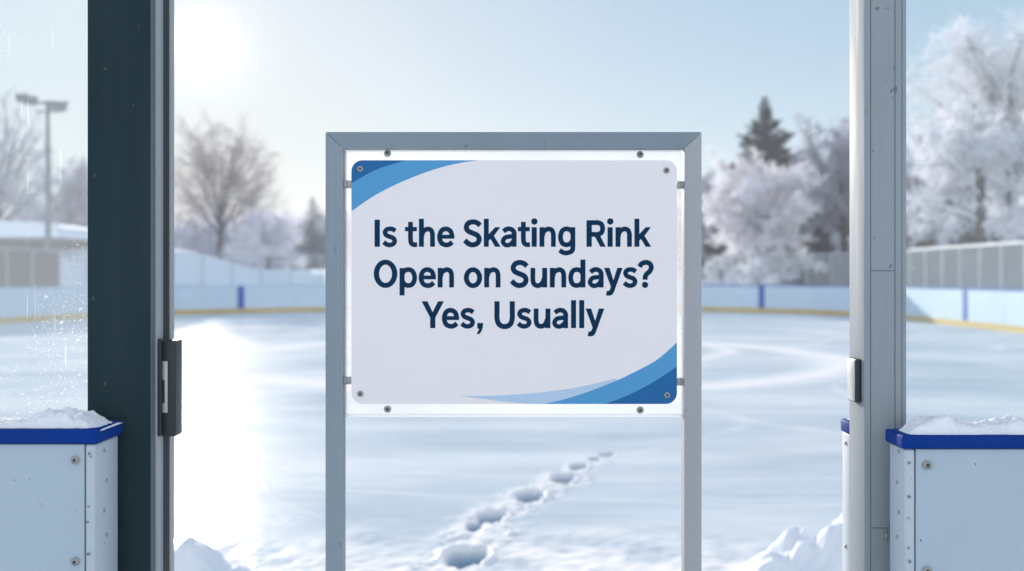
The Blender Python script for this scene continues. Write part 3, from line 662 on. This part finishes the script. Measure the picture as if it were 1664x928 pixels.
# open gate leaf seen edge-on just left of the grey post
gy = 2.12; gl_ = empty('gate_leaf', (X(1380, gy), gy, 0)); tag(gl_, 'narrow white gate leaf with a snowy blue cap left of the grey post', 'gate')
MB().box(X(1381, gy), X(1405, gy), gy, gy + .05, .03, P(0, 707, gy).z, .003).build('panel', M['white_strip'], gl_, True)
MB().box(X(1379.5, gy), X(1405, gy), gy - .006, gy + .056, P(0, 707, gy).z + .001, P(0, 686, gy).z, .004, 3).build('cap', M['blue_cap'], gl_, True)
for yy in (723, 893): MB().disc(Vector((X(1381, gy) - .001, gy + .025, P(0, yy, gy).z)), .004, .004, 'X', 16).build('bolt', M['steel'], gl_, True)
snow_on(X(1380, gy), X(1404, gy), gy - .004, gy + .054, P(0, 686, gy).z, [(X(1380, gy), .006), (X(1404, gy), .012)], 'cap_snow', 'thin snow on the cap of the narrow gate leaf', 23)

# ------------------------------------------------------------------ door posts and panes
TOP = 2.75
d0 = 1.95; xf = X(244, d0); lp = empty('door_post', (X(195, d0), d0 + .06, 0)); tag(lp, 'wide dark slate door post with black latch and frost speckled glass pane', 'door post')
MB().box(X(142, d0), xf, d0, d0 + .128, 0, TOP, .0012).build('column', M['dark_post'], lp, True)
dd = lambda px: xf * F / (px - 832)
strips = [(244, 250, 'slate_edge', .0022), (250, 258, 'alu_light', .0045), (258, 263, 'alu', .003), (263, 273, 'rubber', .0022), (273, 280, 'alu_light', .0045)]
for a, b_, mt, pr in strips:
    MB().box(xf + .0003, xf + pr, dd(a) + .0006, dd(b_) - .0006, .001, TOP - .001, .0006).build('seal' if mt == 'rubber' else 'edge_strip', M[mt], lp, True)
# latch
lat = MB().box(xf + .006, X(291, dd(262)), dd(256), dd(268) , P(0, 707, dd(262)).z, P(0, 552, dd(262)).z, .004, 3).build('latch', M['latch_dark'], lp, True)
MB().box(xf + .005, X(263, dd(254)), dd(254) - .006, dd(256) - .0005, P(0, 707, dd(256)).z - .001, P(0, 551, dd(256)).z + .001, .002, 2).build('latch_flange', M['latch_dark'], lat, True)
pl = dd(256) - .0035
sp_ = MB().box(X(263.5, pl), X(272, pl), pl, pl + .003, P(0, 671, pl).z, P(0, 587, pl).z, .0008).build('strike_plate', M['latch_plate'], lat, True)
MB().box(X(264.5, pl), X(267.5, pl), pl - .0012, pl + .0002, P(0, 655, pl).z, P(0, 617, pl).z, .0003).build('slot', M['rubber'], lat)
# right post
d1 = 1.93; xg = X(1405, d1); rp = empty('door_post', (X(1440, d1), d1 + .04, 0)); tag(rp, 'narrow light grey door post with sunlit edge and clear glass pane', 'door post')
MB().box(xg, X(1473, d1), d1, d1 + .088, 0, TOP, .0018, 3).build('column', M['post_grey'], rp, True)
for a, b_ in ((1414.2, 1415.2), (1453.8, 1454.8), (1465.5, 1466.1)):
    MB().box(X(a, d1), X(b_, d1), d1 - .0006, d1 + .001, .01, TOP - .01).build('groove', M['post_groove'], rp)
for yy in (440, 858): MB().box(X(1415.6, d1), X(1453.4, d1), d1 - .0006, d1 + .001, P(0, yy + .6, d1).z, P(0, yy - .6, d1).z).build('joint', M['post_groove'], rp)
# strike on its sunlit face
k0, k1 = d1 + .016, d1 + .065
st = MB().box(xg - .011, xg - .0005, k0, k1, P(0, 655, k0).z, P(0, 584, k0).z, .002).build('strike', M['latch_dark'], rp, True)
MB().box(xg - .0135, xg - .0112, k0 + .004, k1 - .003, P(0, 653, k0).z, P(0, 586, k0).z, .0008).build('strike_plate', M['latch_plate'], st, True)
hb = MB().box(X(1436, d1), X(1450, d1), d1 - .008, d1 - .0008, P(0, 874, d1).z, P(0, 865, d1).z, .002).build('bracket', M['clip'], rp, True)
MB().box(X(1443, d1), X(1450, d1), d1 - .012, d1 - .0082, P(0, 887, d1).z, P(0, 866, d1).z, .002).build('pin', M['steel'], hb, True)
# panes
pz = P(0, 700, 2.0).z
pn = MB().box(X(-700, 2.0), X(142, d0) - .001, 2.0, 2.008, pz, TOP - .02).build('glass_pane', M['pane_left'], lp)
pn = MB().box(X(1473, d1) + .001, X(2400, 2.0), 1.99, 1.998, pz - .01, TOP - .02).build('glass_pane', M['pane_right'], rp)

# ------------------------------------------------------------------ the sign
ds = 1.88; sg = empty('rink_sign', (X(834, ds), ds, 0)); tag(sg, 'standing aluminium framed sign about the skating rink in the doorway', 'sign')
def S(px, py): return (X(px, ds), P(0, py, ds).z)
dep = .032; inset = 28
xo0, xo1, zt = X(529, ds), X(1140, ds), P(0, 214.5, ds).z; xi0, xi1, zi = X(557, ds), X(1112, ds), P(0, 241, ds).z
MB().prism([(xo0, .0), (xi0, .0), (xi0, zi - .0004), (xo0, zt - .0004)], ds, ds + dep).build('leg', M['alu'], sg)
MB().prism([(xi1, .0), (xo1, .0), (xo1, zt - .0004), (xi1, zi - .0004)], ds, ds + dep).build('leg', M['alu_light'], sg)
MB().prism([(xo0 + .0007, zt), (xi0 + .0007, zi), (xi1 - .0007, zi), (xo1 - .0007, zt)], ds + .0003, ds + dep).build('top_rail', M['alu_h'], sg)
MB().box(xo0 + .003, xo1 - .003, ds + .004, ds + dep - .003, zt - .02, zt - .0015).build('joint_gap', M['rubber'], sg)
# feet out of frame keep it standing
for x_ in ((xo0 + xi0) / 2, (xo1 + xi1) / 2): MB().box(x_ - .03, x_ + .03, ds - .22, ds + .25, .0, .03, .005).build('foot', M['alu'], sg, True)
ya = ds + .014
ac = MB().box(xi0 + .0012, xi1 - .0012, ya, ya + .006, P(0, 673, ya).z, P(0, 243, ds).z - .001).build('backing_sheet', M['acrylic'], sg)
MB().box(xi0 + .0012, xi1 - .0012, ya - .0015, ya + .008, P(0, 678, ya).z, P(0, 673.6, ya).z, .001).build('bottom_edge', M['acrylic_edge'], ac)
for px, py in ((630, 249.5), (1040, 251.5), (630, 664.5), (1040, 666)): bolt_part('bolt', P(px, py, ya - .0005), .0068, sg, .004)
for px0, px1, py in ((556.5, 569.5, 299), (556.5, 569.5, 619), (1101, 1113, 300), (1101, 1113, 621)):
    MB().box(X(px0, ds), X(px1, ds), ds + .004, ya - .0006, P(0, py + 6, ds).z, P(0, py - 6, ds).z, .001).box(X((px0 + px1) / 2 - .8, ds), X((px0 + px1) / 2 + .8, ds), ds + .002, ds + .0045, P(0, py + 6, ds).z, P(0, py - 6, ds).z).build('clip', M['clip'], sg, True)
yp = ds + .004      # face of the plate
pr = 18.0; PX0, PX1, PY0, PY1 = 571, 1100, 260.5, 656.5
def arc(cx, cy, a0, a1, r=pr, n=10): return [(cx + r * math.cos(R(a0 + (a1 - a0) * i / n)), cy + r * math.sin(R(a0 + (a1 - a0) * i / n))) for i in range(n + 1)]
rect = arc(PX0 + pr, PY0 + pr, 180, 270) + arc(PX1 - pr, PY0 + pr, 270, 360) + arc(PX1 - pr, PY1 - pr, 0, 90) + arc(PX0 + pr, PY1 - pr, 90, 180)
def SY(px, py): return ((px - 832) / F * yp, EYE - (py - HY) / F * yp)
plate = MB().prism([SY(*p) for p in rect], yp, yp + .003).build('sign_plate', M['plate'], sg)
def smoothc(pts, n=8):
    pts = [np.array(p, float) for p in pts]; q = [2 * pts[0] - pts[1]] + pts + [2 * pts[-1] - pts[-2]]; r = []
    for i in range(1, len(q) - 2):
        for j in range(n):
            t = j / n; a, b, c, d = q[i - 1:i + 3]; r.append(tuple(.5 * (2 * b + (c - a) * t + (2 * a - 5 * b + 4 * c - d) * t * t + (3 * b - a - 3 * c + d) * t ** 3)))
    return r + [tuple(pts[-1])]
def band(name, pts, mat, lift, label):
    o = MB().prism([SY(*p) for p in pts], yp - lift, yp - lift + .00008).build(name, mat, plate); o['label'] = label; return o
tl = arc(PX0 + pr, PY0 + pr, 180, 270)
e_mid = smoothc([(571, 343.4), (603.4, 321), (629.3, 306.7), (655, 294.6), (681, 284), (707, 275), (732.7, 268), (756, 263.3), (779, 260.5)])
e_deep = smoothc([(571, 297.7), (598.3, 282.1), (624, 271), (660, 260.5)])
band('blue_band', e_mid + tl[::-1], M['band_mid'], .0002, 'light blue curved band in the top left corner of the sign')
band('blue_band', e_deep + tl[::-1], M['band_deep'], .0003, 'deep blue wedge in the top left corner of the sign')
br = arc(PX1 - pr, PY1 - pr, 0, 90)
f_mid = smoothc([(1100, 556.7), (1068.6, 584), (1035, 602.7), (1001.7, 618.6), (960, 635), (918, 648.7), (882.5, 656.5)])
f_deep = smoothc([(1100, 595.6), (1068.6, 616.5), (1035, 635.3), (1010, 646.5), (983, 656.5)])
p_up = smoothc([(747, 642.8), (792.6, 643.3), (855, 640), (918, 632.8), (960, 625), (1001.7, 615)]); p_lo = smoothc([(1003, 620), (960, 637), (918, 650), (882, 656.5), (834, 654.3), (792.6, 649.3), (747, 642.8)])
band('blue_band', p_up + p_lo[:-1], M['band_pale'], .0002, 'pale blue tapering band along the bottom of the sign')
band('blue_band', f_mid + br[::-1], M['band_mid'], .0003, 'blue curved band in the bottom right corner of the sign')
band('blue_band', f_deep + br[::-1], M['band_deep'], .0004, 'deep blue wedge in the bottom right corner of the sign')
for px, py in ((585.5, 274.5), (1083, 277), (585.5, 640), (1084, 642)): bolt_part('screw', P(px, py, yp - .0005), .0056, plate, .0025)

# lettering: strokes in units of 1/6.933 photo pixel, baseline 0
W0 = 54
GL = {
 'I': [('s', [(28, 0), (28, 302)], 56)],
 'l': [('s', [(26, 0), (26, 312)], 53)],
 'i': [('s', [(27, 0), (27, 217)], 54), ('c', (29, 283), 34)],
 'n': [('s', [(26, 0), (26, 217)], 52), ('q', [(30, 120), (44, 165), (73, 190), (105, 199), (138, 185), (153, 150), (155, 110), (155, 60), (155, 0)], 50)],
 'h': [('s', [(26, 0), (26, 312)], 52), ('q', [(30, 120), (44, 165), (73, 190), (102, 199), (134, 185), (149, 150), (151, 110), (151, 60), (151, 0)], 50)],
 'u': [('s', [(160, 0), (160, 217)], 52), ('q', [(27, 217), (27, 150), (27, 90), (38, 40), (72, 19), (108, 25), (136, 52), (152, 95)], 50)],
 's': [('q', [(145, 177), (118, 196), (85, 201), (48, 191), (30, 162), (44, 130), (82, 112), (120, 97), (139, 66), (124, 32), (85, 18), (47, 26), (17, 50)], 48)],
 't': [('q', [(60, 277), (60, 180), (60, 85), (70, 38), (98, 22), (133, 23)], 50), ('s', [(0, 197), (130, 197)], 45)],
 'e': [('q', [(167, 93), (166, 130), (147, 178), (97, 200), (48, 177), (27, 109), (48, 42), (97, 19), (138, 26), (169, 50)], 50), ('s', [(30, 111), (192, 111)], 40)],
 'S': [('q', [(188, 239), (155, 268), (105, 279), (55, 262), (34, 218), (52, 178), (105, 152), (158, 127), (179, 85), (158, 38), (105, 20), (58, 34), (17, 70)], 54)],
 'k': [('s', [(26, 0), (26, 312)], 52), ('p', [(48, 132), (127, 217), (181, 217), (109, 122), (184, 0), (126, 0), (72, 90), (48, 64)])],
 'a': [('q', [(33, 172), (61, 193), (95, 201), (131, 189), (152, 157), (153, 105), (153, 50), (153, 0)], 50), ('q', [(153, 116), (101, 113), (51, 101), (27, 60), (45, 26), (78, 16), (115, 29), (150, 68)], 47)],
 'g': [('q', [(167, 217), (167, 100), (167, -5), (154, -50), (97, -72), (50, -63), (18, -42)], 50), ('q', [(165, 150), (140, 185), (95, 200), (47, 178), (27, 109), (47, 40), (95, 20), (140, 36), (165, 72)], 50)],
 'R': [('s', [(28, 0), (28, 295)], 56), ('q', [(28, 270), (80, 270), (125, 270), (165, 252), (180, 204), (165, 156), (125, 138), (80, 138), (28, 138)], 51), ('p', [(90, 120), (148, 126), (212, 0), (155, 0)])],
 'O': [('e', (131, 152), 131, 157, 74, 105)],
 'o': [('e', (101, 108), 101, 115, 48, 66)],
 'p': [('s', [(28, -90), (28, 215)], 53), ('q', [(30, 150), (55, 185), (100, 200), (148, 178), (170, 109), (148, 40), (100, 20), (55, 36), (30, 72)], 50)],
 'd': [('s', [(165, 0), (165, 311)], 53), ('q', [(165, 150), (140, 185), (95, 200), (47, 178), (27, 109), (47, 40), (95, 20), (140, 36), (165, 72)], 50)],
 'y': [('p', [(0, 217), (58, 217), (104, 72), (147, 217), (204, 217), (118, -25), (104, -62), (85, -85), (60, -92), (22, -93), (29, -43), (50, -42), (65, -28), (77, 5)])],
 '?': [('q', [(20, 232), (42, 264), (89, 281), (136, 265), (152, 222), (132, 178), (100, 150), (84, 118), (83, 87)], 52), ('c', (82, 27), 33)],
 ',': [('p', [(6, 55), (68, 55), (65, 8), (48, -39), (28, -64), (0, -69), (28, -9), (6, -2)])],
 'Y': [('p', [(0, 299), (61, 299), (121, 173), (183, 299), (245, 299), (150, 117), (150, 0), (95, 0), (95, 117)])],
 'U': [('q', [(28, 299), (28, 200), (28, 115), (42, 55), (75, 24), (114, 16), (153, 24), (186, 55), (200, 115), (200, 200), (200, 299)], 54)],
}
def glyph_sdf(g, X_, Y_):
    D = np.full(X_.shape, 1e3)
    for it in g:
        if it[0] in 'sq':
            pts = np.array(smoothc(it[1], 7) if it[0] == 'q' else it[1], float); h = it[2] / 2; n = len(pts) - 1
            for i in range(n):
                a, b = pts[i], pts[i + 1]; L_ = np.hypot(*(b - a)); u = (b - a) / L_
                t = (X_ - a[0]) * u[0] + (Y_ - a[1]) * u[1]; s = np.abs(-(X_ - a[0]) * u[1] + (Y_ - a[1]) * u[0])
                dx = np.maximum(-t, t - L_); D = np.minimum(D, np.maximum(dx, s - h))
                if i:       # round joint, cut off square where it is close to either end of the stroke
                    c = np.hypot(X_ - a[0], Y_ - a[1]) - h
                    for e0, e1 in ((pts[0], pts[1]), (pts[-1], pts[-2])):
                        if np.hypot(*(a - e0)) < h * 1.3:
                            q = (e0 - e1) / np.hypot(*(e0 - e1)); c = np.maximum(c, (X_ - e0[0]) * q[0] + (Y_ - e0[1]) * q[1])
                    D = np.minimum(D, c)
        elif it[0] == 'c': D = np.minimum(D, np.hypot(X_ - it[1][0], Y_ - it[1][1]) - it[2])
        elif it[0] == 'e':
            (cx, cy), a, b, c, d = it[1:]; o = (np.hypot((X_ - cx) / a, (Y_ - cy) / b) - 1) * min(a, b); i_ = (1 - np.hypot((X_ - cx) / c, (Y_ - cy) / d)) * min(c, d); D = np.minimum(D, np.maximum(o, i_))
        elif it[0] == 'p':
            P_ = np.array(it[1], float); ins = np.zeros(X_.shape, bool); dm = np.full(X_.shape, 1e3)
            for i in range(len(P_)):
                a, b = P_[i], P_[(i + 1) % len(P_)]; e = b - a; t = np.clip(((X_ - a[0]) * e[0] + (Y_ - a[1]) * e[1]) / (e @ e), 0, 1)
                dm = np.minimum(dm, np.hypot(X_ - a[0] - t * e[0], Y_ - a[1] - t * e[1]))
                if a[1] != b[1]: ins ^= ((a[1] > Y_) != (b[1] > Y_)) & (X_ < (b[0] - a[0]) * (Y_ - a[1]) / (b[1] - a[1]) + a[0])
            D = np.minimum(D, np.where(ins, -dm, dm))
    return D - 1.8
def fill_glyph(g, res=4.0):
    """marching squares: one flat non-overlapping sheet"""
    xs = np.arange(-10, 285, res); ys = np.arange(-104, 330, res); X_, Y_ = np.meshgrid(xs, ys); D = glyph_sdf(g, X_, Y_); V = []; Fs = []; key = {}
    def vid(k, p):
        if k not in key: key[k] = len(V); V.append(p)
        return key[k]
    for j in range(len(ys) - 1):
        row = D[j:j + 2]; act = np.nonzero((row[:, :-1].min(0) < 0) | (row[:, 1:].min(0) < 0))[0]
        for i in act:
            c = [(i, j), (i + 1, j), (i + 1, j + 1), (i, j + 1)]; poly = []
            for q in range(4):
                a, b = c[q], c[(q + 1) % 4]; da, db = D[a[1], a[0]], D[b[1], b[0]]
                if da < 0: poly.append(vid(a, (xs[a[0]], ys[a[1]])))
                if (da < 0) != (db < 0):
                    t = da / (da - db); poly.append(vid((min(a, b), max(a, b)), (xs[a[0]] + (xs[b[0]] - xs[a[0]]) * t, ys[a[1]] + (ys[b[1]] - ys[a[1]]) * t)))
            if len(poly) >= 3: Fs.append(poly)
    return V, Fs
cache = {}
U1, U2 = 6.933, 10.4
LINES = [(400.8, [('I', 62), ('s', 148), ('t', 405), ('h', 562), ('e', 765), ('S', 1060), ('k', 1293), ('a', 1480)], 600, [('t', 82), ('i', 237), ('n', 325), ('g', 533), ('R', 855), ('i', 1092), ('n', 1182), ('k', 1395)], 830, U1, 'first line of navy lettering on the sign'),
         (466.9, [('O', 53), ('p', 342), ('e', 557), ('n', 773), ('o', 1068), ('n', 1297)], 600, [('S', -7), ('u', 222), ('n', 442), ('d', 648), ('a', 866), ('y', 1053), ('s', 1262), ('?', 1431)], 830, U1, 'second line of navy lettering on the sign'),
         (533.0, [('Y', 58), ('e', 395), ('s', 707), (',', 988), ('U', 1285)], 680, [('s', 103), ('u', 388), ('a', 698), ('l', 1022), ('l', 1160), ('y', 1270)], 830, U2, 'third line of navy lettering on the sign')]
for by, A, ox, B, ox2, u, lab in LINES:
    V = []; Fs = []
    for lst, o_ in ((A, ox), (B, ox2)):
        for ch, x_ in lst:
            if ch not in cache: cache[ch] = fill_glyph(GL[ch])
            v, f = cache[ch]; n0 = len(V)
            for a, b_ in v:
                q = SY(o_ + x_ / u + a / U1, by - b_ / U1); V.append((q[0] - sg.location.x, yp - .0003 - sg.location.y, q[1]))
            Fs += [[n0 + k for k in p] for p in f]
    o = mesh('lettering', V, Fs, M['navy'], plate); o['label'] = lab

# ------------------------------------------------------------------ snow piles in the doorway
def pile(name, cx, cy, peaks, ext, label, seed, res=.012):
    xs = np.arange(cx - ext[0], cx + ext[0], res); ys = np.arange(cy - ext[1], cy + ext[1], res); Xg, Yg = np.meshgrid(xs, ys)
    wx = Xg + (vnoise(Xg * 5, Yg * 5, seed) - .5) * .16; wy = Yg + (vnoise(Xg * 5, Yg * 5, seed + 1) - .5) * .16
    h = np.zeros(Xg.shape)
    for px, py, sx, sy, a in peaks: h = np.maximum(h, a * np.exp(-(((wx - px) / sx) ** 2 + ((wy - py) / sy) ** 2) ** .8))
    h = h * (.85 + .3 * vnoise(Xg * 9, Yg * 9, seed + 2, 3)) + .02 * (vnoise(Xg * 11, Yg * 11, seed + 3, 4) - .5) * np.clip(h * 8, 0, 1) + .008 * (vnoise(Xg * 60, Yg * 60, seed + 4, 2) - .5)
    ed = np.clip(np.minimum(np.minimum(Xg - xs[0], xs[-1] - Xg), np.minimum(Yg - ys[0], ys[-1] - Yg)) * 8, 0, 1)
    Z = h * ed - .03; nx, ny = len(xs), len(ys); V = np.stack([Xg - cx, Yg - cy, Z], -1).reshape(-1, 3); i = np.arange(nx * ny).reshape(ny, nx)
    Fc = np.stack([i[:-1, :-1], i[:-1, 1:], i[1:, 1:], i[1:, :-1]], -1).reshape(-1, 4); o = mesh(name, V, Fc, M['snow'], smooth=True); o.location = (cx, cy, 0); tag(o, label, 'snow pile', 'snow piles in the doorway'); return o
pile('snow_pile', -1.45, 4.3, [(-1.36, 4.3, .16, .22, .31), (-1.55, 4.4, .20, .25, .26), (-1.19, 4.35, .13, .2, .17), (-1.03, 4.3, .12, .15, .08), (-1.9, 4.2, .3, .3, .2)], (.85, .6), 'rounded snow pile at the foot of the dark post', 101)
pile('snow_pile', 1.75, 4.35, [(1.52, 4.35, .26, .3, .42), (1.33, 4.5, .20, .25, .33), (1.16, 4.4, .16, .2, .22), (2.0, 4.4, .4, .35, .42), (1.0, 4.35, .14, .15, .13), (1.30, 4.0, .2, .2, .22), (1.08, 4.1, .14, .16, .14)], (1.1, .7), 'lumpy snow pile at the foot of the grey post', 131)

# ------------------------------------------------------------------ cold air between here and the far trees
hz = MB().box(-420, 420, -320, 420, -3, 26).build('haze', None) if False else None
bm = bmesh.new(); bmesh.ops.create_cube(bm, size=1)
for v in bm.verts: v.co = Vector((v.co.x * 840, 50 + v.co.y * 760, 11 + v.co.z * 28))
me = bpy.data.meshes.new('haze'); bm.to_mesh(me); bm.free()
hm = bpy.data.materials.new('cold_haze'); hm.use_nodes = True; t = hm.node_tree; t.nodes.clear(); o_ = t.nodes.new('ShaderNodeOutputMaterial'); pv_ = t.nodes.new('ShaderNodeVolumePrincipled')
pv_.inputs['Color'].default_value = (.93, .95, 1, 1); pv_.inputs['Density'].default_value = .0018; pv_.inputs['Anisotropy'].default_value = .1; t.links.new(pv_.outputs[0], o_.inputs['Volume'])
me.materials.append(hm); hz = bpy.data.objects.new('haze', me); col.objects.link(hz); tag(hz, kind='stuff', label='thin cold haze over the rink and trees', cat='haze')
